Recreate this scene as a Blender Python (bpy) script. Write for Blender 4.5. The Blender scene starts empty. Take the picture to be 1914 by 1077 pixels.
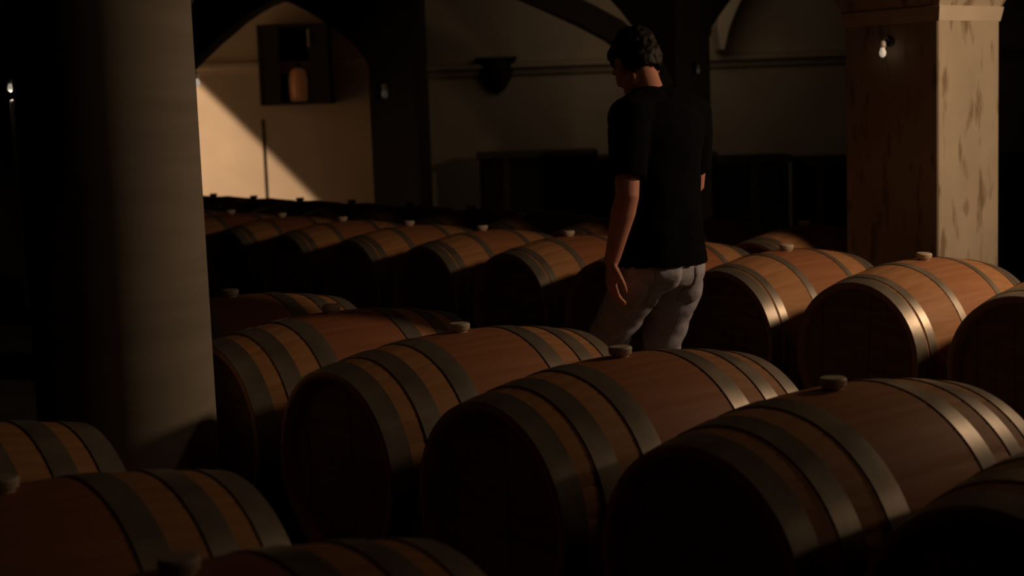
import bpy, bmesh, math, random
from mathutils import Vector, Matrix, noise
random.seed(7)
PI = math.pi
S = bpy.context.scene
C = S.collection

# ------------------------------------------------------------------ camera
CAM_H, PITCH, FPX = 1.4741, 0.1214, 2788.6
Fv = Vector((0, 0.99264007, -0.12110202)); Rv = Vector((0.99935925, -0.00433453, -0.03552892)); Uv = Vector((0.03579235, 0.12102443, 0.99200403))
cd = bpy.data.cameras.new('camera'); co = bpy.data.objects.new('camera', cd); C.objects.link(co)
m = Matrix((Rv, Uv, -Fv)).transposed().to_4x4(); m.translation = (0, 0, CAM_H)
co.matrix_world = m
cd.sensor_fit = 'HORIZONTAL'; cd.sensor_width = 36; cd.lens = FPX / 1914 * 36
cd.clip_start = 0.05; cd.clip_end = 100
cd.dof.use_dof = True; cd.dof.focus_distance = 4.9; cd.dof.aperture_fstop = 3.2
S.camera = co

def at(px, py, Y):
    """point of the plane y = Y seen at a pixel of the photograph (used to measure the place)"""
    d = Fv * FPX + Rv * (px - 957) - Uv * (py - 538.5)
    return Vector((0, 0, CAM_H)) + d * (Y / d.y)

# ------------------------------------------------------------------ world, lights, exposure
w = bpy.data.worlds.new('world'); S.world = w; w.use_nodes = True
w.node_tree.nodes['Background'].inputs[0].default_value = (1, 0.75, 0.5, 1)
w.node_tree.nodes['Background'].inputs[1].default_value = 0.002
S.view_settings.view_transform = 'Standard'; S.view_settings.look = 'None'
S.view_settings.exposure = 0; S.view_settings.gamma = 1; S.view_settings.use_curve_mapping = False

def aim(o, d):
    o.rotation_euler = Vector(d).to_track_quat('-Z', 'Y').to_euler()
def spot(name, loc, d, power, col, half, blend, rad):
    l = bpy.data.lights.new(name, 'SPOT'); l.energy = power; l.color = col
    l.spot_size = 2 * half; l.spot_blend = blend; l.shadow_soft_size = rad
    o = bpy.data.objects.new(name, l); C.objects.link(o); o.location = loc; aim(o, d); return o
WARM = (1, 0.67, 0.42)
KEY = Vector((3.67, 5.26, 2.2))
spot('key_lamp_light', KEY, (-2.1, 0.9, -1.15), 145, WARM, math.radians(68), 1.0, 0.17)
spot('second_lamp_light', (5.7, 2.7, 2.9), (-5.6, 1.0, -2.2), 28, WARM, math.radians(60), 1.0, 0.10)
# lamp in the left bay: its cone is aimed to end along one straight edge across the bay's wall
WALL_Y, BAY_Y = 17.0, 20.5
LS = Vector((-8.7, 15.6, 2.1))
e1 = at(365, 143, BAY_Y); e2 = at(595, 370, BAY_Y)
mid = ((e1 + e2) / 2 - LS).normalized(); nn = (e1 - LS).cross(e2 - LS).normalized()
if nn.z > 0: nn = -nn
th = math.radians(84)
spot('bay_lamp_light', LS, mid * math.cos(th) + nn * math.sin(th), 2500, (1, 0.68, 0.44), th, 0.01, 0.05)
def area(name, loc, d, power, col, size):
    l = bpy.data.lights.new(name, 'AREA'); l.energy = power; l.color = col; l.size = size
    o = bpy.data.objects.new(name, l); C.objects.link(o); o.location = loc; aim(o, d); return o
area('hall_fill_light', (1.6, 15.2, 3.05), (0.0, 0.9, -0.35), 3.0, (1, 0.74, 0.5), 1.6)  # added unseen fill to brighten the back wall

# ------------------------------------------------------------------ materials
def mat(name, col, rough=0.8, metal=0.0, var=0.25, scale=6.0, bump=0.15, stretch=(1, 1, 1), spec=0.3):
    M = bpy.data.materials.new(name); M.use_nodes = True
    nt = M.node_tree; N = nt.nodes; b = N['Principled BSDF']
    b.inputs['Roughness'].default_value = rough; b.inputs['Metallic'].default_value = metal
    b.inputs['Specular IOR Level'].default_value = spec
    tc = N.new('ShaderNodeTexCoord'); mp = N.new('ShaderNodeMapping'); mp.inputs['Scale'].default_value = stretch
    nz = N.new('ShaderNodeTexNoise'); nz.inputs['Scale'].default_value = scale; nz.inputs['Detail'].default_value = 6
    nt.links.new(tc.outputs['Object'], mp.inputs[0]); nt.links.new(mp.outputs[0], nz.inputs['Vector'])
    rp = N.new('ShaderNodeValToRGB')
    rp.color_ramp.elements[0].position = 0.3; rp.color_ramp.elements[1].position = 0.7
    rp.color_ramp.elements[0].color = tuple(c * (1 - var) for c in col) + (1,)
    rp.color_ramp.elements[1].color = tuple(min(1, c * (1 + var)) for c in col) + (1,)
    nt.links.new(nz.outputs['Fac'], rp.inputs[0]); nt.links.new(rp.outputs[0], b.inputs['Base Color'])
    if bump:
        bp = N.new('ShaderNodeBump'); bp.inputs['Strength'].default_value = bump; bp.inputs['Distance'].default_value = 0.02
        nt.links.new(nz.outputs['Fac'], bp.inputs['Height']); nt.links.new(bp.outputs[0], b.inputs['Normal'])
    return M
def glow(name, col, strength):
    M = bpy.data.materials.new(name); M.use_nodes = True; b = M.node_tree.nodes['Principled BSDF']
    b.inputs['Base Color'].default_value = col + (1,); b.inputs['Emission Color'].default_value = col + (1,)
    b.inputs['Emission Strength'].default_value = strength; b.inputs['Roughness'].default_value = 0.3
    return M
def oak_material():
    M = bpy.data.materials.new('oak_staves'); M.use_nodes = True
    nt = M.node_tree; N = nt.nodes; L = nt.links.new; b = N['Principled BSDF']
    b.inputs['Roughness'].default_value = 0.62; b.inputs['Specular IOR Level'].default_value = 0.25
    tc = N.new('ShaderNodeTexCoord'); sx = N.new('ShaderNodeSeparateXYZ'); L(tc.outputs['Object'], sx.inputs[0])
    an = N.new('ShaderNodeMath'); an.operation = 'ARCTAN2'; L(sx.outputs['Y'], an.inputs[0]); L(sx.outputs['Z'], an.inputs[1])
    sc = N.new('ShaderNodeMath'); sc.operation = 'MULTIPLY_ADD'; sc.inputs[1].default_value = 26 / (2 * PI); sc.inputs[2].default_value = 40.0
    L(an.outputs[0], sc.inputs[0])
    fl = N.new('ShaderNodeMath'); fl.operation = 'FLOOR'; L(sc.outputs[0], fl.inputs[0])
    oi = N.new('ShaderNodeObjectInfo')
    ad = N.new('ShaderNodeMath'); ad.operation = 'MULTIPLY_ADD'; ad.inputs[1].default_value = 91.0
    L(oi.outputs['Random'], ad.inputs[0]); L(fl.outputs[0], ad.inputs[2])
    wn = N.new('ShaderNodeTexWhiteNoise'); wn.noise_dimensions = '1D'; L(ad.outputs[0], wn.inputs['W'])
    mp = N.new('ShaderNodeMapping'); mp.inputs['Scale'].default_value = (2, 22, 22); L(tc.outputs['Object'], mp.inputs[0])
    nz = N.new('ShaderNodeTexNoise'); nz.inputs['Scale'].default_value = 2.2; nz.inputs['Detail'].default_value = 7; L(mp.outputs[0], nz.inputs['Vector'])
    mx = N.new('ShaderNodeMath'); mx.operation = 'MULTIPLY_ADD'; mx.inputs[1].default_value = 0.12
    L(wn.outputs['Value'], mx.inputs[0]); L(nz.outputs['Fac'], mx.inputs[2])
    rp = N.new('ShaderNodeValToRGB'); e = rp.color_ramp.elements
    e[0].position = 0.25; e[0].color = (0.38, 0.18, 0.075, 1); e[1].position = 0.9; e[1].color = (0.54, 0.28, 0.125, 1)
    L(mx.outputs[0], rp.inputs[0])
    # wine-stained bilge between the two middle hoops
    ab = N.new('ShaderNodeMath'); ab.operation = 'ABSOLUTE'; L(sx.outputs['X'], ab.inputs[0])
    mr = N.new('ShaderNodeMapRange'); mr.inputs[1].default_value = 0.15; mr.inputs[2].default_value = 0.17
    mr.inputs[3].default_value = 1; mr.inputs[4].default_value = 0; L(ab.outputs[0], mr.inputs[0])
    rn = N.new('ShaderNodeMath'); rn.operation = 'MULTIPLY'; L(mr.outputs[0], rn.inputs[0])
    rr = N.new('ShaderNodeMapRange'); rr.inputs[3].default_value = 0.15; rr.inputs[4].default_value = 0.8; L(oi.outputs['Random'], rr.inputs[0]); L(rr.outputs[0], rn.inputs[1])
    mc = N.new('ShaderNodeMix'); mc.data_type = 'RGBA'
    L(rn.outputs[0], mc.inputs['Factor']); L(rp.outputs[0], mc.inputs['A']); mc.inputs['B'].default_value = (0.30, 0.095, 0.045, 1)
    L(mc.outputs['Result'], b.inputs['Base Color'])
    bp = N.new('ShaderNodeBump'); bp.inputs['Strength'].default_value = 0.12; bp.inputs['Distance'].default_value = 0.01
    L(nz.outputs['Fac'], bp.inputs['Height']); L(bp.outputs[0], b.inputs['Normal'])
    return M
def pillar_material():
    M = mat('stained_plaster', (0.50, 0.42, 0.31), 0.9, var=0.12, scale=3, bump=0.2)
    nt = M.node_tree; N = nt.nodes; L = nt.links.new; b = N['Principled BSDF']
    base = b.inputs['Base Color'].links[0].from_socket
    tc = N.new('ShaderNodeTexCoord'); mp = N.new('ShaderNodeMapping'); mp.inputs['Scale'].default_value = (16, 16, 4.5); mp.inputs['Location'].default_value = (3.1, 1.7, 0.6)
    L(tc.outputs['Object'], mp.inputs[0])
    nz = N.new('ShaderNodeTexNoise'); nz.inputs['Scale'].default_value = 1.0; nz.inputs['Detail'].default_value = 2; L(mp.outputs[0], nz.inputs['Vector'])
    rp = N.new('ShaderNodeValToRGB'); rp.color_ramp.elements[0].position = 0.55; rp.color_ramp.elements[1].position = 0.68; L(nz.outputs['Fac'], rp.inputs[0])
    mc = N.new('ShaderNodeMix'); mc.data_type = 'RGBA'; L(rp.outputs[0], mc.inputs['Factor']); L(base, mc.inputs['A'])
    mc.inputs['B'].default_value = (0.27, 0.20, 0.125, 1); L(mc.outputs['Result'], b.inputs['Base Color'])
    return M
OAK = oak_material()
HEAD = mat('shaded_oak_head', (0.25, 0.13, 0.06), 0.75, var=0.3, scale=3, stretch=(1, 1.5, 14), bump=0.1)  # same oak darkened to stand for the heads' shade
HOOP = mat('galvanised_hoop', (0.31, 0.27, 0.215), 0.42, metal=0.6, var=0.25, scale=9, bump=0.05, spec=0.5)
BUNG = mat('beige_bung', (0.62, 0.52, 0.40), 0.6, var=0.08, scale=12, bump=0.05)
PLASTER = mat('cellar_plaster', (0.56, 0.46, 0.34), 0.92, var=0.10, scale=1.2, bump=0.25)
SHADEPL = mat('shaded_plaster', (0.13, 0.108, 0.082), 0.95, var=0.15, scale=1.5, bump=0.25)  # plaster darkened to stand for shade and curb bounced light
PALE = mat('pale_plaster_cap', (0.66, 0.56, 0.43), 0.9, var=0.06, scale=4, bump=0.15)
PILLAR = pillar_material()
BAYSHADE = mat('bay_shaded_plaster', (0.07, 0.055, 0.042), 0.95, var=0.15, scale=1.5, bump=0.25)  # plaster darkened further to keep the bay's shaded part dark
COLUMN = mat('column_concrete', (0.385, 0.335, 0.265), 0.93, var=0.12, scale=2.2, stretch=(1, 1, 7), bump=0.12)
FLOOR = mat('cellar_floor', (0.07, 0.058, 0.046), 0.85, var=0.3, scale=2.5, bump=0.2)
RAIL = mat('rail_wood', (0.12, 0.08, 0.05), 0.85, var=0.3, scale=4, stretch=(1, 8, 8), bump=0.2)
DARKWOOD = mat('dark_cabinet_wood', (0.035, 0.026, 0.02), 0.7, var=0.3, scale=4, stretch=(1, 1, 6), bump=0.1)
POSTWOOD = mat('cabinet_frame_wood', (0.14, 0.105, 0.075), 0.8, var=0.2, scale=4, bump=0.1)
IRON = mat('black_iron', (0.05, 0.047, 0.043), 0.5, metal=0.6, var=0.2, scale=10, bump=0.05)
GLASS = mat('lamp_glass', (0.72, 0.68, 0.6), 0.18, var=0.05, scale=10, bump=0, spec=0.6)
PALEROD = mat('pale_rod', (0.6, 0.57, 0.52), 0.45, var=0.08, scale=8, bump=0.02)  # pale tone standing in for a lit pillar edge and a highlight
BULB = glow('lit_bulb', (1, 0.86, 0.68), 0.30)
UNLITGLOW = glow('unlit_bulb_glow', (0.9, 0.85, 0.75), 0.012)  # unlit bulbs given a faint glow so they show pale
AMBER = glow('amber_lantern_glass', (0.55, 0.21, 0.07), 0.035)
SKIN = mat('skin', (0.74, 0.34, 0.24), 0.55, var=0.08, scale=14, bump=0.04)
HAIRM = mat('dark_hair', (0.018, 0.012, 0.009), 0.6, var=0.3, scale=40, bump=0.5)
SHIRT = mat('black_cotton', (0.006, 0.006, 0.007), 0.95, var=0.2, scale=30, bump=0.1, spec=0.05)
JEANS = mat('grey_denim', (0.46, 0.44, 0.50), 0.92, var=0.12, scale=40, bump=0.15, spec=0.15)
SHOE = mat('dark_leather', (0.03, 0.022, 0.018), 0.5, var=0.2, scale=12, bump=0.1)
EYE = mat('eye_white', (0.7, 0.68, 0.64), 0.2, var=0.03, scale=5, bump=0)
LIP = mat('lips', (0.42, 0.16, 0.12), 0.5, var=0.05, scale=12, bump=0)

# ------------------------------------------------------------------ helpers
def link(name, me, M, parent=None, smooth=False):
    me.materials.clear(); me.materials.append(M)
    if smooth:
        for p in me.polygons: p.use_smooth = True
    o = bpy.data.objects.new(name, me); C.objects.link(o)
    if parent is not None: o.parent = parent
    return o
def obj(name, bm, M, parent=None, smooth=False):
    bmesh.ops.recalc_face_normals(bm, faces=bm.faces)
    me = bpy.data.meshes.new(name); bm.to_mesh(me); bm.free()
    return link(name, me, M, parent, smooth)
def tag(o, label, cat, group=None):
    o['label'] = label; o['category'] = cat
    if group: o['group'] = group
    return o
def empty(name, loc, rz=0):
    o = bpy.data.objects.new(name, None); C.objects.link(o); o.location = loc; o.rotation_euler = (0, 0, rz); o.empty_display_size = 0.1
    return o
def struct(o): o['kind'] = 'structure'; return o
def box(bm, a, b, mtx=None):
    vs = [bm.verts.new((x, y, z)) for x in (a[0], b[0]) for y in (a[1], b[1]) for z in (a[2], b[2])]
    if mtx is not None:
        for v in vs: v.co = mtx @ v.co
    for f in ((0, 1, 3, 2), (4, 6, 7, 5), (0, 4, 5, 1), (2, 3, 7, 6), (0, 2, 6, 4), (1, 5, 7, 3)): bm.faces.new([vs[i] for i in f])
    return vs
def bevel(bm, r, seg=2):
    bmesh.ops.bevel(bm, geom=list(bm.edges), offset=r, segments=seg, affect='EDGES', profile=0.5, clamp_overlap=True)
def prism(bm, pts, y0, y1):
    a = [bm.verts.new((x, y0, z)) for x, z in pts]; b = [bm.verts.new((x, y1, z)) for x, z in pts]
    bm.faces.new(a); bm.faces.new(list(reversed(b)))
    n = len(pts)
    for i in range(n): bm.faces.new((a[i], a[(i + 1) % n], b[(i + 1) % n], b[i]))
def rings(bm, rs, cap=True, closed=False):
    """loft a list of rings (lists of points)"""
    V = [[bm.verts.new(p) for p in r] for r in rs]; n = len(V[0])
    for i in range(len(V) - (0 if closed else 1)):
        a, b = V[i], V[(i + 1) % len(V)]
        for k in range(n): bm.faces.new((a[k], a[(k + 1) % n], b[(k + 1) % n], b[k]))
    if cap and not closed: bm.faces.new(V[0]); bm.faces.new(list(reversed(V[-1])))
def circ(c, ax, r, n=16, ry=None, up=None):
    c = Vector(c); ax = Vector(ax).normalized()
    up = Vector(up) if up is not None else (Vector((0, 0, 1)) if abs(ax.z) < 0.9 else Vector((1, 0, 0)))
    u = ax.cross(up).normalized(); v = u.cross(ax)
    ry = r if ry is None else ry
    return [c + u * (math.cos(2 * PI * k / n) * r) + v * (math.sin(2 * PI * k / n) * ry) for k in range(n)]
def lathe(bm, prof, n=20, c=(0, 0, 0)):
    """profile (r, z) around the z axis at c"""
    rings(bm, [[Vector(c) + Vector((r * math.cos(2 * PI * k / n), r * math.sin(2 * PI * k / n), z)) for k in range(n)] for r, z in prof])
def tube(bm, path, rs, n=14):
    """round tube with rounded ends along a path with a radius per point"""
    P = [Vector(p) for p in path]
    if not hasattr(rs, '__len__'): rs = [rs] * len(P)
    out = []
    d0 = (P[1] - P[0]).normalized(); d1 = (P[-1] - P[-2]).normalized()
    for a in (80, 50, 25): out.append((P[0] - d0 * rs[0] * math.sin(math.radians(a)), d0, rs[0] * math.cos(math.radians(a))))
    for i in range(len(P)):
        d = d0 if i == 0 else d1 if i == len(P) - 1 else ((P[i + 1] - P[i]).normalized() + (P[i] - P[i - 1]).normalized()).normalized()
        out.append((P[i], d, rs[i]))
    for a in (25, 50, 80): out.append((P[-1] + d1 * rs[-1] * math.sin(math.radians(a)), d1, rs[-1] * math.cos(math.radians(a))))
    # transported frames
    up = Vector((0.31, 0.2, 0.93)); R = []
    for c, d, r in out:
        u = (up - d * up.dot(d)).normalized(); up = u; v = d.cross(u)
        R.append([c + u * (math.cos(2 * PI * k / n) * r) + v * (math.sin(2 * PI * k / n) * r) for k in range(n)])
    rings(bm, R)
def ellip(bm, c, r, mtx=None, n=20):
    M = Matrix.Translation(Vector(c)) @ Matrix.Diagonal((r[0], r[1], r[2], 1))
    if mtx is not None: M = mtx @ M
    bmesh.ops.create_uvsphere(bm, u_segments=n, v_segments=n // 2 + 2, radius=1, matrix=M)
def fused(bm, voxel, smooth_it=3):
    """merge overlapping closed shapes into one continuous surface"""
    bmesh.ops.recalc_face_normals(bm, faces=bm.faces)
    me = bpy.data.meshes.new('tmp'); bm.to_mesh(me); bm.free()
    o = bpy.data.objects.new('tmp', me); C.objects.link(o)
    r = o.modifiers.new('r', 'REMESH'); r.mode = 'VOXEL'; r.voxel_size = voxel
    s = o.modifiers.new('s', 'SMOOTH'); s.iterations = smooth_it; s.factor = 0.5
    dg = bpy.context.evaluated_depsgraph_get(); dg.update()
    out = bpy.data.meshes.new_from_object(o.evaluated_get(dg))
    bpy.data.objects.remove(o); bpy.data.meshes.remove(me)
    return out

# ------------------------------------------------------------------ rows: directions and positions
AZ = -0.6867
RD = Vector((math.sin(AZ), math.cos(AZ), 0))            # along a row, to the far left
AXD = Vector((math.cos(AZ), -math.sin(AZ), 0))          # along a barrel, away from the camera to the right
ROT = math.atan2(AXD.y, AXD.x)
SP, ZB = 0.7196, 0.44
ROWS = {'C': Vector((-0.5154, 2.1849, ZB)), 'A': Vector((0.7472, 3.433, ZB)), 'B': Vector((2.1775, 5.5719, ZB))}
ROWS['D'] = ROWS['B'] + AXD * 0.97
ROWS['B'] = ROWS['B'] - AXD * 0.055

# ------------------------------------------------------------------ the setting
bm = bmesh.new(); box(bm, (-12, -3, -0.2), (9, 21, 0)); struct(obj('floor', bm, FLOOR))
bm = bmesh.new(); box(bm, (-12, -3, 3.4), (9, 21, 3.6)); struct(obj('ceiling', bm, SHADEPL))
bm = bmesh.new(); box(bm, (at(760, 100, WALL_Y).x, WALL_Y, 0), (9, WALL_Y + 0.3, 3.4)); struct(obj('wall_back', bm, PLASTER))
bm = bmesh.new(); box(bm, (-12, BAY_Y, 0), (0.5, BAY_Y + 0.3, 3.4)); struct(obj('wall_bay', bm, PLASTER))
bm = bmesh.new(); box(bm, (-12.3, -3, 0), (-12, 21, 3.4)); struct(obj('wall_left', bm, SHADEPL))
bm = bmesh.new(); box(bm, (9, -3, 0), (9.3, 21, 3.4)); struct(obj('wall_right', bm, SHADEPL))
bm = bmesh.new(); box(bm, (-12, -3.3, 0), (9, -3, 3.4)); struct(obj('wall_front', bm, SHADEPL))
# wall with the arched opening
AY = 14.4
A = lambda x, y: (at(x, y, AY).x, at(x, y, AY).z)
arch_px = [(345, 132), (366, 111), (396, 82), (424, 58), (451, 35), (476, 18), (500, 5), (520, -3), (540, 4), (566, 17), (593, 33), (616, 47), (637, 63), (653, 76), (666, 89), (678, 104), (688, 122)]
ap = [A(*q) for q in arch_px]
poly = [(-12, 0), (ap[0][0], 0)] + ap + [(ap[-1][0], 0), (A(772, 100)[0], 0), (A(772, 100)[0], 3.4), (-12, 3.4)]
bm = bmesh.new(); prism(bm, poly, AY, AY + 0.45); struct(obj('wall_arch', bm, SHADEPL))
xr = A(772, 100)[0]
bm = bmesh.new(); box(bm, (xr - 0.25, AY + 0.45, 0), (xr, BAY_Y, 3.4)); struct(obj('added_partition', bm, BAYSHADE))  # partition put in to stop the bay's light leaking across
# cornice ledges on the back wall
def ledge(name, x0, x1, z, h, d, y=WALL_Y):
    bm = bmesh.new()
    pr = [(0, -h), (-d * 0.35, -h), (-d * 0.5, -h * 0.5), (-d, -h * 0.35), (-d, 0), (0, 0.03)]
    a = [bm.verts.new((x0, y + p[0], z + p[1])) for p in pr]; b = [bm.verts.new((x1, y + p[0], z + p[1])) for p in pr]
    bm.faces.new(a); bm.faces.new(b)
    for i in range(len(pr)): bm.faces.new((a[i], a[(i + 1) % 6], b[(i + 1) % 6], b[i]))
    return struct(obj(name, bm, PLASTER))
ledge('trim_1', -12, xr - 0.25, at(430, 120, BAY_Y).z, 0.15, 0.16, BAY_Y)
ledge('trim_2', xr, 9, at(1000, 118, WALL_Y).z, 0.12, 0.14)
# groove / conduit running down the bright wall
p0 = at(490, 225, BAY_Y)
bm = bmesh.new(); tube(bm, [(p0.x, BAY_Y - 0.015, p0.z), (p0.x, BAY_Y - 0.015, 0.3)], 0.013, 8)
tag(obj('conduit', bm, POSTWOOD, None, True), 'thin dark conduit running down the bright lit wall under the arch', 'conduit')

# transverse arch rib darkened to stand for shade left of the man's head, rib paled for its lit edge right of it
def rib(name, pts, Y, width_px, depth, M):
    c = [at(x, y, Y) for x, y in pts]; hw = width_px / 2 / FPX * Y
    out, inn = [], []
    for i, p in enumerate(c):
        d = (c[min(i + 1, len(c) - 1)] - c[max(i - 1, 0)]).normalized(); n = Vector((-d.z, 0, d.x))
        k = 1 if M is not PALE else (0.25, 0.75, 1, 1.1, 1.2, 1.3)[i]
        out.append(p + n * hw * k); inn.append(p - n * hw * k)
    bm = bmesh.new(); prism(bm, [(p.x, p.z) for p in out + inn[::-1]], Y, Y + depth)
    return struct(obj(name, bm, M))
rib('trim_3', [(880, -80), (960, -35), (1040, 0), (1100, 28), (1150, 55), (1195, 92), (1225, 130), (1240, 165)], 12.6, 42, 0.5, SHADEPL)
rib('trim_4', [(1350, 92), (1352, 50), (1361, 15), (1376, -20), (1400, -60), (1440, -110)], 16.5, 30, 0.45, PALE)

def pillar(name, corner, wa, wr, zcap, label, M, splay=0.75):
    """square pillar lined up with the rows; corner = the one nearest the camera; cap and splayed springers above"""
    e = empty(name, corner, ROT)
    # local x = along the barrels, y = along the row
    bm = bmesh.new(); box(bm, (0, 0, 0), (wa, wr, zcap + 0.02)); bevel(bm, 0.012, 2); obj('shaft', bm, M, e)
    def rect(z, o): return [(-o, -o, z), (wa + o, -o, z), (wa + o, wr + o, z), (-o, wr + o, z)]
    bm = bmesh.new()
    rings(bm, [rect(zcap, 0.002), rect(zcap + 0.03, 0.008), rect(zcap + 0.066, 0.014), rect(zcap + 0.07, 0.010)])
    obj('capital', bm, PALE if M is PILLAR else M, e)
    bm = bmesh.new()
    rings(bm, [rect(zcap + 0.068 + t * 1.5, 0.005 + splay * (t * 0.9 + 0.9 * t * t)) for t in (0, 0.06, 0.13, 0.22, 0.33, 0.47, 0.64, 0.82, 1.0)])
    obj('springer', bm, M, e)
    tag(e, label, 'pillar'); return e
pc = at(1755, 300, 7.0)
ZCAP = at(1756, 38, 7.0).z
pillar('square_pillar', (pc.x, pc.y, 0), 0.50, 0.54, ZCAP, 'square plastered pillar at the right, one face brightly lit and blotchy, pale cap', PILLAR)
p2 = at(1268, 300, 12.7)
pillar('square_pillar', (p2.x, p2.y, 0), 0.42, 0.46, 2.0, 'dark square pillar standing far behind the walking man', SHADEPL)
lamp_pt = at(368, 138, 8.45); lamp_base = lamp_pt - AXD * 0.062
P3 = lamp_base - AXD * 0.42 - RD * 0.06; P3.z = 0
pillar('square_pillar', P3, 0.42, 0.46, 2.0, 'dark square pillar hidden behind the big round column, by its right edge', SHADEPL)
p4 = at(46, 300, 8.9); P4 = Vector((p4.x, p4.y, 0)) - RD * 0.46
pillar('square_pillar', P4, 0.42, 0.46, 2.0, 'dark square pillar at the far left edge behind the big round column', SHADEPL)

# big round column at the left
cx, cy = at(214, 400, 4.42).x, 4.42
e = empty('round_column', (cx, cy, 0))
bm = bmesh.new()
prof = [(0.285, 0), (0.285, 0.10), (0.272, 0.13), (0.261, 0.16)] + [(0.261 - 0.003 * t, 0.16 + 2.4 * t) for t in (0.1, 0.25, 0.5, 0.75, 1)]
lathe(bm, prof, 72); obj('shaft', bm, COLUMN, e, True)
bm = bmesh.new(); lathe(bm, [(0.258, 2.54), (0.30, 2.58), (0.30, 2.66), (0.36, 2.74), (0.50, 3.0), (0.8, 3.41)], 48); obj('capital', bm, COLUMN, e, True)
tag(e, 'thick smooth round column at the left, its right side faintly lit', 'column')

# ------------------------------------------------------------------ barrel
RH, RB = 0.2935, 0.350
NST = 26
def barrel_meshes(LB, hoops):
    def rad(a): return RB - (RB - RH) * (a / (LB / 2)) ** 2
    D = {}
    bm = bmesh.new(); hl = LB / 2
    ang = []
    for s in range(NST):
        for f, dr in ((0.0, -0.0012), (0.06, 0), (0.35, 0), (0.65, 0), (0.94, 0)): ang.append(((s + f) / NST * 2 * PI, dr))
    st = [-hl, -hl + 0.006] + [-hl + 0.05 + i * (LB - 0.1) / 14 for i in range(15)] + [hl - 0.006, hl]
    def ring(a, r, groove=True): return [Vector((a, (r + (dr if groove else 0)) * math.sin(t), (r + (dr if groove else 0)) * math.cos(t))) for t, dr in ang]
    R = [ring(a, rad(a) - (0.004 if abs(a) == hl else 0)) for a in st]
    R += [ring(hl, RH - 0.020, False), ring(hl - 0.04, RH - 0.027, False)]
    R += [ring(0.0, RB - 0.03, False)]
    R += [ring(-hl + 0.04, RH - 0.027, False), ring(-hl, RH - 0.020, False)]
    rings(bm, R, closed=True)
    bmesh.ops.recalc_face_normals(bm, faces=bm.faces)
    me = bpy.data.meshes.new('staves'); bm.to_mesh(me); bm.free(); me.materials.append(OAK)
    for p in me.polygons: p.use_smooth = True
    D['staves'] = me
    # head: seven boards with open joints, recessed behind the chime
    bm = bmesh.new(); rr = RH - 0.022; nb = 7
    for i in range(nb):
        y0 = -rr + 2 * rr * i / nb + 0.0012; y1 = -rr + 2 * rr * (i + 1) / nb - 0.0012
        up = []; lo = []
        for k in range(7):
            y = y0 + (y1 - y0) * k / 6; h = math.sqrt(max(0, rr * rr - y * y)); up.append((y, h)); lo.append((y, -h))
        pts = up + lo[::-1]
        a = [bm.verts.new((-hl + 0.040 + 0.001 * (i % 3), y, z)) for y, z in pts]; b = [bm.verts.new((-hl + 0.060, y, z)) for y, z in pts]
        bm.faces.new(a); bm.faces.new(b[::-1])
        for k in range(len(pts)): bm.faces.new((a[k], a[(k + 1) % len(pts)], b[(k + 1) % len(pts)], b[k]))
    bmesh.ops.remove_doubles(bm, verts=bm.verts, dist=1e-5)
    bmesh.ops.recalc_face_normals(bm, faces=bm.faces)
    me = bpy.data.meshes.new('head'); bm.to_mesh(me); bm.free(); me.materials.append(HEAD); D['head'] = me
    for nm, a0, a1 in hoops:
        bm = bmesh.new(); n = 64
        def rg(a, r): return [Vector((-a, r * math.sin(2 * PI * k / n), r * math.cos(2 * PI * k / n))) for k in range(n)]
        am = (a0 + a1) / 2; t = 0.0032
        rings(bm, [rg(a0, rad(a0) - 0.004), rg(a0, rad(a0) + t), rg(am, rad(am) + t), rg(a1, rad(a1) + t), rg(a1, rad(a1) - 0.004), rg(am, rad(am) - 0.004)], closed=True)
        bmesh.ops.recalc_face_normals(bm, faces=bm.faces)
        me = bpy.data.meshes.new('hoop_' + nm); bm.to_mesh(me); bm.free(); me.materials.append(HOOP)
        for p in me.polygons: p.use_smooth = True
        D[nm] = me
        try: me.set_sharp_from_angle(angle=0.7)
        except Exception: pass
    bm = bmesh.new()
    lathe(bm, [(0.022, RB - 0.02), (0.024, RB + 0.003), (0.031, RB + 0.008), (0.033, RB + 0.022), (0.029, RB + 0.027), (0.010, RB + 0.0275)], 20)
    bmesh.ops.recalc_face_normals(bm, faces=bm.faces)
    me = bpy.data.meshes.new('bung'); bm.to_mesh(me); bm.free(); me.materials.append(BUNG)
    for p in me.polygons: p.use_smooth = True
    try: me.set_sharp_from_angle(angle=0.6)
    except Exception: pass
    D['bung'] = me
    return D
LONG = barrel_meshes(0.966, (('chime', 0.415, 0.481), ('quarter', 0.297, 0.360), ('bilge', 0.150, 0.218)))
SHORT = barrel_meshes(0.862, (('chime', 0.378, 0.429), ('quarter', 0.330, 0.366), ('bilge', 0.132, 0.168)))
def first_barrel(BMs):
    e = empty('wine_barrel', (0, 0, 0))
    def part(nm, me, rz=0):
        o = bpy.data.objects.new(nm, me); C.objects.link(o); o.parent = e; o.rotation_euler = (0, 0, rz); return o
    part('staves', BMs['staves'])
    for rz in (0, PI): part('head', BMs['head'], rz)
    for nm in ('chime', 'quarter', 'bilge'):
        for rz in (0, PI): part('hoop', BMs[nm], rz)
    part('bung', BMs['bung'])
    return e
protos = {'A': first_barrel(LONG), 'B': first_barrel(SHORT)}; used = {'A': False, 'B': False}
def place(row, n, label, group):
    ty = 'A' if row in 'AC' else 'B'; proto = protos[ty]
    if not used[ty]: r = proto; used[ty] = True
    else:
        r = proto.copy(); C.objects.link(r)
        for ch in proto.children:
            c = ch.copy(); C.objects.link(c); c.parent = r
    r.location = ROWS[row] + RD * (SP * n)
    r.rotation_euler = (random.uniform(-0.06, 0.06) if row in 'BD' else random.uniform(-0.02, 0.02), 0, ROT + random.uniform(-0.006, 0.006))
    tag(r, label, 'barrel', group); return r
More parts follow.
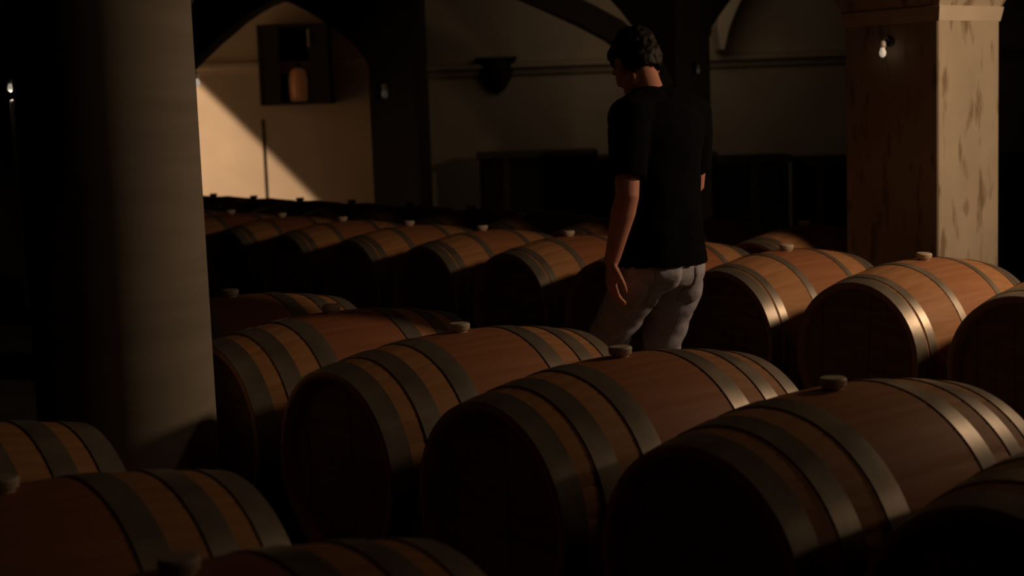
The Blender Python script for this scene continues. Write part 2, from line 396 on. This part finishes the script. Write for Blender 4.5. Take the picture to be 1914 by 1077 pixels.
ORD = ['first', 'second', 'third', 'fourth', 'fifth', 'sixth', 'seventh', 'eighth', 'ninth', 'tenth', 'eleventh', 'twelfth', 'thirteenth', 'fourteenth']
GC, GA, GB, GD = 'barrels of the nearest row', 'barrels of the row in front of the man', 'barrels of the row behind the man', 'barrels of the farthest row'
place('C', 0, 'dim oak barrel just showing at the bottom edge, rightmost of the nearest row', GC)
place('C', 1, 'dim oak barrel at the lower left below the round column', GC)
place('C', 2, 'dim oak barrel in the lower left corner, leftmost of the nearest row', GC)
LA = {-1: 'dark oak barrel cut by the bottom right corner, rightmost of its row',
      0: 'large oak barrel with beige bung and glinting rear hoops, left of the corner barrel',
      1: 'oak barrel with a beige bung directly in front of the walking man',
      2: 'oak barrel with reddish middle, next left of the one in front of the man',
      3: 'oak barrel with its dark head cut by the right edge of the round column',
      4: 'oak barrel mostly behind the round column, its far end showing right of it'}
for n in range(-1, 5): place('A', n, LA[n], GA)
LBb = {0: 'oak barrel cut by the right picture edge, rightmost of the row behind the man',
       1: 'brightly lit oak barrel with a shining end hoop, lying before the lit pillar',
       2: 'brightly lit orange oak barrel just right of the man',
       3: 'oak barrel mostly hidden behind the man, its orange top showing past his shirt',
       4: 'oak barrel just left of the man with a glint on its hoop'}
for n in range(0, 11):
    place('B', n, LBb.get(n, 'dim oak barrel in the row behind the man, %s to his left' % ORD[n - 4]), GB)
for n in range(3, 14):
    if n == 3: lb = 'farthest-row oak barrel beside the right pillar, a patch of light on its top'
    elif n == 4: lb = 'dark oak barrel in the farthest row, just right of the man\'s waist'
    elif n == 5: lb = 'dark oak barrel in the farthest row, mostly hidden behind the man'
    else: lb = 'dark oak barrel in the farthest row, %s from the right pillar' % ORD[n - 3]
    place('D', n, lb, GD)
# wooden bearer rails under each row
def rails(row, n0, n1, words):
    L0 = ROWS[row] + RD * (SP * (n0 - 0.55)); ln = SP * (n1 - n0 + 1.1)
    ra = 0.256 if row in 'AC' else 0.25
    for s, wd in ((-1, 'front'), (1, 'rear')):
        e = empty('bearer_rail', (L0.x + AXD.x * s * ra, L0.y + AXD.y * s * ra, 0), ROT)
        bm = bmesh.new(); box(bm, (-0.033, 0, 0), (0.033, ln, 0.1005)); bevel(bm, 0.006, 1); obj('beam', bm, RAIL, e)
        for k in range(n0, n1 + 1):
            yc = SP * (k - n0 + 0.55)
            for sd in (-1, 1):
                bm = bmesh.new(); prism(bm, [(sd * 0.075 , 0), (sd * 0.17, 0), (sd * 0.17, 0.034), (sd * 0.085, 0.004)], -0.03, 0.03)
                for v in bm.verts: v.co = Vector((v.co.y, yc + v.co.x, 0.1005 + v.co.z))
                obj('wedge', bm, RAIL, e)
        tag(e, 'low wooden bearer rail under the %s ends of %s' % (wd, words), 'rail')
rails('C', 0, 2, 'the nearest row of barrels'); rails('A', -1, 4, 'the row in front of the man')
rails('B', 0, 10, 'the row behind the man'); rails('D', 3, 13, 'the farthest row')

# ------------------------------------------------------------------ lamps
def lamp(loc, out, label, bulb, sc=0.55):
    """bracket lamp: round wall plate, iron arm, glass and hanging bulb"""
    e = empty('bracket_lamp', loc, math.atan2(out[1], out[0]))      # local x points away from the wall
    bm = bmesh.new(); rings(bm, [circ((x, 0, 0), (1, 0, 0), r, 18) for x, r in ((0, 0.045), (0.012, 0.045), (0.02, 0.03))]); obj('wall_plate', bm, IRON, e, False)
    bm = bmesh.new(); tube(bm, [(0.01, 0, 0), (0.05, 0, 0.03), (0.09, 0, 0.03), (0.11, 0, 0.0)], 0.008, 10); obj('arm', bm, IRON, e, True)
    bm = bmesh.new(); lathe(bm, [(0.016, 0.0), (0.026, -0.012), (0.028, -0.05), (0.022, -0.06)], 18, (0.11, 0, 0.01)); obj('socket', bm, GLASS, e, True)
    bm = bmesh.new(); lathe(bm, [(0.012, 0), (0.020, -0.015), (0.030, -0.045), (0.026, -0.07), (0.012, -0.085), (0.003, -0.088)], 18, (0.11, 0, -0.045)); obj('bulb', bm, bulb, e, True)
    e.scale = (sc, sc, sc)
    return tag(e, label, 'lamp', None)
mid_face = Vector((pc.x, pc.y, 0)) + RD * 0.27
q = at(1674, 78, mid_face.y); lamp((mid_face.x, mid_face.y, q.z), -AXD, 'small bare-bulb wall lamp on the dark face of the right pillar', BULB)
q = at(720, 158, AY); lamp((q.x, AY, q.z), (0, -1, 0), 'small pale unlit wall lamp on the dark wall right of the arch', UNLITGLOW, 1.0)
lamp(tuple(lamp_base), AXD, 'small lit wall lamp at the right edge of the round column, under the arch', BULB)
l_face = P4 + RD * 0.44
q = at(28, 148, l_face.y); lamp((l_face.x, l_face.y, q.z), -AXD, 'small wall lamp at the far left beside the round column', BULB)
bm = bmesh.new(); tp = P4 + RD * 0.43 - AXD * 0.058  # pale rod added in place of a lit sliver of pillar face
tube(bm, [(tp.x, tp.y, 1.60), (tp.x, tp.y, 0.4)], 0.016, 12)
pl = bpy.data.lights.new('left_lamp_light', 'POINT'); pl.energy = 0.25; pl.color = (1, 0.82, 0.66); pl.shadow_soft_size = 0.02
po = bpy.data.objects.new('left_lamp_light', pl); C.objects.link(po); po.location = Vector((l_face.x, l_face.y, q.z - 0.09)) - AXD * 0.062
tag(obj('lit_sliver', bm, PALEROD, None, True), 'thin pale vertical pipe at the far left standing in for a lit pillar edge', 'sliver')
fp2 = Vector((p2.x, p2.y, 0)) - 0 * RD + AXD * 0.2
q = at(1302, 122, fp2.y); lamp((fp2.x, fp2.y, q.z), -RD, 'faint unlit wall lamp on the dark pillar right of the man\'s head', UNLITGLOW)

# dark bowl sconce in the middle of the back wall
q = at(928, 112, WALL_Y)
e = empty('bowl_sconce', (q.x, WALL_Y, q.z))
bm = bmesh.new(); n = 24; R = []
for r, z in ((0.215, 0.0), (0.21, -0.06), (0.185, -0.15), (0.14, -0.25), (0.085, -0.33), (0.03, -0.37)):
    R.append([Vector((r * math.cos(PI * k / n), -0.01 - r * math.sin(PI * k / n), z)) for k in range(n + 1)] + [Vector((-r * 0.5, -0.004, z)), Vector((r * 0.5, -0.004, z))])
rings(bm, R); obj('bowl', bm, DARKWOOD, e, True)
bm = bmesh.new(); box(bm, (-0.23, -0.235, 0.0), (0.23, -0.005, 0.025)); bevel(bm, 0.005, 1); obj('rim', bm, DARKWOOD, e)
tag(e, 'dark half-bowl sconce in the middle of the brown back wall', 'sconce')

# dark box with an amber lantern on the bright bay wall
q0, q1 = at(487, 198, 20.0), at(610, 42, 20.0)
bw, bh = q1.x - q0.x, q1.z - q0.z
e = empty('hanging_cabinet', (q0.x, 20.0, q0.z))
bm = bmesh.new()
t = 0.04; dp = BAY_Y - 20.0
for a, b in (((0, 0, 0), (t, dp, bh)), ((bw - t, 0, 0), (bw, dp, bh)), ((t, 0, 0), (bw - t, dp, t)), ((t, 0, bh - t), (bw - t, dp, bh)), ((t, dp - 0.03, t), (bw - t, dp, bh - t))): box(bm, a, b)
obj('carcass', bm, DARKWOOD, e)
bm = bmesh.new(); box(bm, (t, 0.012, t), (bw * 0.30, 0.032, bh - t)); obj('left_door', bm, DARKWOOD, e)
bm = bmesh.new(); box(bm, (bw * 0.72, 0.012, t), (bw - t, 0.032, bh - t)); d = obj('right_door', bm, DARKWOOD, e)
bm = bmesh.new(); tube(bm, [(bw * 0.735, -0.02, bh * 0.72), (bw * 0.735, -0.02, bh * 0.92)], 0.012, 10); obj('handle', bm, PALEROD, d, True)  # pale handle put where a grey vertical highlight falls
tag(e, 'dark wooden box hung on the bay wall inside the arch', 'cabinet')
bm = bmesh.new(); lathe(bm, [(0.10, 0), (0.115, 0.02), (0.125, 0.16), (0.125, 0.30), (0.10, 0.40), (0.05, 0.44)], 24)
o = empty('amber_lantern', (q0.x + bw * 0.53, 20.0 + 0.17, q0.z + t + 0.004)); obj('glass', bm, AMBER, o, True)
bm = bmesh.new(); lathe(bm, [(0.05, 0.44), (0.055, 0.47), (0.03, 0.50), (0.008, 0.53)], 18); obj('lid', bm, IRON, o, True)
tag(o, 'dim amber glass lantern glowing inside the dark wall box', 'lantern')

# ------------------------------------------------------------------ dark low cabinets along the back
def cabinet(x0, x1, ytop, Y, doors, label, slab=0.06, dep=0.6):
    a, b = at(x0, ytop, Y), at(x1, ytop, Y); zt = (a.z + b.z) / 2; wd = b.x - a.x
    e = empty('low_cabinet', (a.x, Y, 0))
    bm = bmesh.new(); box(bm, (0, 0.04, 0.0), (wd, dep, zt - slab)); obj('carcass', bm, DARKWOOD, e)
    bm = bmesh.new(); box(bm, (-0.03, -0.03, zt - slab), (wd + 0.03, dep, zt)); bevel(bm, 0.006, 1); obj('top', bm, POSTWOOD, e)
    x = 0
    for f in doors:
        bm = bmesh.new(); box(bm, (x * wd + 0.03, 0.012, 0.06), (f * wd - 0.03, 0.04, zt - slab - 0.03)); bevel(bm, 0.006, 1)
        dr = obj('door', bm, DARKWOOD, e)
        bm = bmesh.new(); tube(bm, [(f * wd - 0.075, -0.006, zt * 0.5), (f * wd - 0.075, -0.006, zt * 0.62)], 0.008, 8); obj('handle', bm, IRON, dr, True)
        if f < 1:
            bm = bmesh.new(); box(bm, (f * wd - 0.035, 0.0, 0), (f * wd + 0.035, 0.04, zt - slab)); obj('post', bm, POSTWOOD, e)
        x = f
    return tag(e, label, 'cabinet')
cabinet(895, 1112, 283, 15.6, (0.23, 1), 'low black cabinet with two unequal doors against the middle of the back wall')
cabinet(1118, 1335, 287, 15.6, (0.5, 1), 'low dark cabinet behind the man, right of the black two-door one')
cabinet(1345, 1475, 292, 14.2, (0.5, 1), 'low dark cabinet by the back wall right of the man')
cabinet(1502, 1700, 292, 14.2, (0.16, 0.58, 1), 'low dark cabinet by the back wall, half hidden by the right pillar')
cabinet(1840, 2000, 288, 13.2, (0.5, 1), 'low dark cabinet at the right edge of the picture beyond the pillar')

# ------------------------------------------------------------------ the man
MP = Vector((at(1235, 400, 5.33).x, 5.33, 0))
# local axes: x = where he walks, y = his left, z = up
man = empty('person', MP, math.atan2(RD.y, RD.x))
tag(man, 'man in black t-shirt and grey jeans walking away between barrel rows, head bowed', 'person')
# head frame
HM = Matrix.Translation((0.112, 0.0, 1.610)) @ Matrix.Rotation(math.radians(-10), 4, 'Z') @ Matrix.Rotation(math.radians(37), 4, 'Y')
bm = bmesh.new()
# head (local: x forward, z up, origin at skull centre)
ellip(bm, (-0.008, 0, 0.022), (0.097, 0.075, 0.088), HM, 28)
ellip(bm, (0.026, 0, -0.045), (0.062, 0.060, 0.080), HM, 24)
ellip(bm, (0.052, 0, -0.098), (0.032, 0.034, 0.024), HM, 16)
for s in (-1, 1):
    ellip(bm, (0.012, s * 0.048, -0.066), (0.045, 0.020, 0.038), HM, 16)
    ellip(bm, (-0.006, s * 0.078, -0.012), (0.020, 0.008, 0.032), HM, 14)
    ellip(bm, (-0.002, s * 0.080, -0.038), (0.009, 0.007, 0.012), HM, 10)
    ellip(bm, (0.070, s * 0.034, 0.016), (0.018, 0.024, 0.009), HM, 12)
    ellip(bm, (0.062, s * 0.040, -0.034), (0.022, 0.020, 0.018), HM, 12)
    ellip(bm, (0.094, s * 0.012, -0.048), (0.009, 0.009, 0.008), HM, 10)
hp = lambda x, y, z: HM @ Vector((x, y, z))
tube(bm, [hp(0.082, 0, 0.004), hp(0.094, 0, -0.022), hp(0.106, 0, -0.045)], [0.009, 0.011, 0.012], 12)
# neck and trunk
tube(bm, [(0.015, 0, 1.42), (0.045, 0, 1.49), (0.066, 0, 1.545), (0.088, 0, 1.60)], [0.075, 0.060, 0.055, 0.056], 22)
def erings(zs):
    return [[Vector((c + a * math.cos(2 * PI * k / 36), b * math.sin(2 * PI * k / 36), z)) for k in range(36)] for z, c, a, b in zs]
rings(bm, erings([(0.80, 0.0, 0.06, 0.12), (0.86, 0.0, 0.095, 0.145), (0.95, 0.0, 0.098, 0.145), (1.08, 0.005, 0.095, 0.145), (1.22, 0.0, 0.105, 0.16), (1.36, -0.005, 0.105, 0.175), (1.43, 0.0, 0.085, 0.165), (1.475, 0.02, 0.06, 0.10), (1.50, 0.035, 0.045, 0.05)]))
def limb(p, r): tube(bm, p, r, 18)
SH = {1: Vector((-0.030, 0.185, 1.415)), -1: Vector((0.0, -0.185, 1.415))}
EL = {1: Vector((-0.075, 0.235, 1.155)), -1: Vector((0.050, -0.226, 1.165))}
WR = {1: Vector((0.006, 0.240, 0.925)), -1: Vector((0.215, -0.150, 1.015))}
for s in (1, -1):
    a, b, c = SH[s], EL[s], WR[s]
    limb([a, a.lerp(b, 0.35), a.lerp(b, 0.75), b, b.lerp(c, 0.25), b.lerp(c, 0.6), c], [0.055, 0.052, 0.044, 0.041, 0.043, 0.035, 0.027])
def hand(wr, d, side, palm_n, curl):
    """palm, four fingers and thumb; d = direction of the hand, palm_n = way the palm faces"""
    d = d.normalized(); pn = (palm_n - d * palm_n.dot(d)).normalized(); sd = d.cross(pn).normalized() * side     # sd: towards the thumb
    pc_ = wr + d * 0.052
    M = Matrix((d, sd, pn)).transposed().to_4x4(); M.translation = pc_
    ellip(bm, (0, 0, 0), (0.058, 0.040, 0.016), M, 20)
    ellip(bm, (0.02, 0, -0.002), (0.034, 0.042, 0.013), M, 16)
    for k, (off, ln) in enumerate(((0.030, 0.072), (0.010, 0.082), (-0.011, 0.076), (-0.031, 0.060))):
        p = pc_ + d * 0.036 + sd * off; pts = [p]; ang = 0.12; q_ = p
        fan = sd * (off * 0.6)
        for i, f in enumerate((0.46, 0.31, 0.23)):
            ang += curl[i]
            q_ = q_ + (d * math.cos(ang) + pn * math.sin(ang) + fan * 0.8).normalized() * ln * f; pts.append(q_)
        tube(bm, pts, [0.0095, 0.0088, 0.0080, 0.0070], 10)
    tb = wr + d * 0.025 + sd * 0.026
    pts = [tb, tb + d * 0.028 + sd * 0.022 + pn * 0.010, tb + d * 0.056 + sd * 0.030 + pn * 0.022, tb + d * 0.078 + sd * 0.028 + pn * 0.030]
    tube(bm, pts, [0.014, 0.0115, 0.010, 0.008], 10)
hand(WR[1], Vector((0.05, 0.0, -1)), 1, Vector((-0.35, -0.95, 0)), (0.22, 0.35, 0.25))
hand(WR[-1], Vector((0.8, 0.25, -0.5)), 1, Vector((-0.2, 0.5, -0.6)), (0.5, 0.6, 0.4))
HIP = {1: Vector((0.0, 0.092, 0.87)), -1: Vector((-0.005, -0.092, 0.87))}
KN = {1: Vector((0.250, 0.105, 0.525)), -1: Vector((0.125, -0.085, 0.490))}
AN = {1: Vector((0.200, 0.105, 0.095)), -1: Vector((-0.220, -0.085, 0.160))}
for s in (1, -1):
    a, b, c = HIP[s], KN[s], AN[s]
    limb([a, a.lerp(b, 0.4), a.lerp(b, 0.8), b, b.lerp(c, 0.3), b.lerp(c, 0.75), c], [0.070, 0.062, 0.052, 0.047, 0.050, 0.037, 0.033])
body = link('body', fused(bm, 0.0052, 4), SKIN, man, True)
for s in (-1, 1):
    bm = bmesh.new(); ellip(bm, (0.077, s * 0.032, -0.004), (0.012, 0.013, 0.011), HM, 14); obj('eye', bm, EYE, man, True)
bm = bmesh.new(); ellip(bm, (0.083, 0, -0.071), (0.008, 0.023, 0.0045), HM, 14); ellip(bm, (0.082, 0, -0.080), (0.008, 0.020, 0.005), HM, 14); obj('lips', bm, LIP, man, True)
# hair
bm = bmesh.new()
ellip(bm, (-0.018, 0, 0.036), (0.101, 0.082, 0.092), HM, 28)
ellip(bm, (-0.045, 0, -0.008), (0.072, 0.074, 0.082), HM, 24)
ellip(bm, (0.045, 0, 0.085), (0.050, 0.058, 0.035), HM, 20)
me = fused(bm, 0.006, 2)
inv = HM.inverted()
for v in me.vertices:
    l = inv @ v.co; k = noise.noise(v.co * 55) * 0.006 + noise.noise(v.co * 22) * 0.006
    v.co += (v.co - HM.translation).normalized() * k
hb = bmesh.new(); hb.from_mesh(me)
dele = []
for v in hb.verts:
    l = inv @ v.co
    if (l.x > 0.055 and l.z < 0.055) or (l.z < -0.072 and l.x > -0.10) or (l.z < 0.0 and l.x > 0.0): dele.append(v)
bmesh.ops.delete(hb, geom=dele, context='VERTS')
o = obj('hair', hb, HAIRM, man, True)
# t-shirt: trunk with two sleeves, cut open at hem and cuffs
bm = bmesh.new()
rings(bm, erings([(0.905, 0.0, 0.128, 0.170), (0.885, -0.004, 0.140, 0.182), (0.93, -0.005, 0.137, 0.180), (1.02, -0.003, 0.130, 0.172), (1.12, 0.0, 0.120, 0.162), (1.24, -0.004, 0.120, 0.166), (1.34, -0.008, 0.122, 0.182), (1.40, -0.006, 0.116, 0.196), (1.445, 0.004, 0.100, 0.170), (1.485, 0.024, 0.082, 0.110), (1.512, 0.040, 0.069, 0.072), (1.522, 0.045, 0.066, 0.068)]))
for s in (1, -1):
    a, b = SH[s] + Vector((0, -0.01 * s, 0.0)), EL[s]
    d = (b - a).normalized(); R = []
    for t_, r in ((-0.06, 0.05), (0.0, 0.071), (0.2, 0.075), (0.45, 0.070), (0.66, 0.068), (0.80, 0.069)): R.append(circ(a.lerp(b, t_), d, r, 24))
    for t_, r in ((0.80, 0.060), (0.70, 0.056)): R.append(circ(a.lerp(b, t_), d, r, 24))
    rings(bm, R)
    ellip(bm, SH[s] + Vector((0.004, -0.012 * s, 0.0)), (0.080, 0.074, 0.078))
    tube(bm, [(0.01, s * 0.03, 1.455), (0.0, s * 0.10, 1.44), tuple(SH[s] + Vector((0, -0.02 * s, 0.0)))], [0.075, 0.074, 0.076], 18)
me = fused(bm, 0.0075, 4)
for v in me.vertices:
    c = v.co
    f = noise.noise(Vector((c.x * 7, c.y * 7, c.z * 4 + c.y * 6))) * 0.011 * min(1, max(0.15, (1.45 - c.z) * 3))
    f += noise.noise(Vector((c.x * 16, c.y * 16, c.z * 11))) * 0.004
    n_ = Vector((c.x, c.y, 0)); n_.normalize(); v.co += n_ * f
o = link('t_shirt', me, SHIRT, man, True)
# jeans
bm = bmesh.new()
rings(bm, erings([(0.80, 0.0, 0.07, 0.03), (0.82, -0.002, 0.115, 0.12), (0.85, -0.005, 0.128, 0.165), (0.89, -0.005, 0.128, 0.172), (0.96, 0, 0.122, 0.168), (0.99, 0, 0.118, 0.163)]))
for s in (1, -1):
    a, b, c = HIP[s], KN[s], AN[s]
    R = [(a + Vector((0, 0, 0.02)), 0.085), (a.lerp(b, 0.12), 0.094), (a.lerp(b, 0.45), 0.082), (a.lerp(b, 0.8), 0.072), (b, 0.070), (b.lerp(c, 0.3), 0.076), (b.lerp(c, 0.7), 0.068), (b.lerp(c, 0.97), 0.066)]
    rr = []
    for i, (p, r) in enumerate(R):
        d = (R[min(i + 1, len(R) - 1)][0] - R[max(i - 1, 0)][0]).normalized(); rr.append(circ(p, d, r, 26, up=(0, 1, 0)))
    rr.append(circ(R[-1][0], d, 0.055, 26, up=(0, 1, 0))); rr.append(circ(b.lerp(c, 0.9), d, 0.05, 26, up=(0, 1, 0)))
    rings(bm, rr)
me = fused(bm, 0.0075, 4)
for v in me.vertices:
    c = v.co; k = min(1, max(0.1, (0.92 - c.z) * 5))
    f = noise.noise(Vector((c.x * 6, c.y * 5 + 3, c.z * 17 + c.y * 14 - c.x * 8))) * 0.015 * k
    f += noise.noise(Vector((c.x * 14, c.y * 14, c.z * 30))) * 0.004 * k
    s = 1 if c.y > 0 else -1
    ax_ = HIP[s].lerp(KN[s], max(0, min(1.6, (0.87 - c.z) / 0.37)))
    n_ = Vector((c.x - ax_.x, c.y - ax_.y, 0)); n_.normalize(); v.co += n_ * f
from mathutils.bvhtree import BVHTree
jbvh = BVHTree.FromPolygons([v.co.copy() for v in me.vertices], [tuple(p.vertices) for p in me.polygons])
je = link('jeans', me, JEANS, man, True)
for s in (1, -1):
    bm = bmesh.new()
    g = [[None] * 5 for _ in range(5)]
    pts = []
    for i in range(5):
        row_ = []
        for j in range(5):
            yy = s * (0.035 + 0.090 * i / 4); z = 0.885 - 0.125 * j / 4 - (0.018 * (1 - abs(i - 2) / 2) if j == 4 else 0)
            hit = jbvh.ray_cast(Vector((-0.5, yy, z)), Vector((1, 0, 0)))[0]
            xx = (hit.x if hit else -0.12) - 0.004
            row_.append(Vector((xx, yy, z)))
        pts.append(row_)
    V = [[bm.verts.new(p) for p in r_] for r_ in pts]
    for i in range(4):
        for j in range(4): bm.faces.new((V[i][j], V[i + 1][j], V[i + 1][j + 1], V[i][j + 1]))
    ext = bmesh.ops.extrude_face_region(bm, geom=list(bm.faces))
    bmesh.ops.translate(bm, verts=[x for x in ext['geom'] if isinstance(x, bmesh.types.BMVert)], vec=(0.008, 0, 0))
    obj('back_pocket', bm, JEANS, je, True)
# shoes
for s in (1, -1):
    bm = bmesh.new(); a = AN[s]
    pit = 0.0 if s == 1 else math.radians(30)
    M = Matrix.Translation((a.x, a.y, a.z)) @ Matrix.Rotation(pit, 4, 'Y') @ Matrix.Translation((0, 0, -0.095))
    ellip(bm, (-0.015, 0, 0.05), (0.055, 0.040, 0.060), M, 18); ellip(bm, (0.05, 0, 0.035), (0.10, 0.042, 0.042), M, 18); ellip(bm, (0.13, 0, 0.028), (0.065, 0.045, 0.030), M, 18)
    me = fused(bm, 0.008, 3); link('shoe', me, SHOE, man, True)
    bm = bmesh.new()
    out = [(-0.072, 0.0), (-0.06, 0.034), (0.0, 0.040), (0.09, 0.047), (0.16, 0.044), (0.195, 0.02), (0.195, -0.02), (0.16, -0.044), (0.09, -0.047), (0.0, -0.040), (-0.06, -0.034)]
    rings(bm, [[M @ Vector((x, y, z)) for x, y in out] for z in (0.0, 0.022)]); obj('sole', bm, IRON, man)
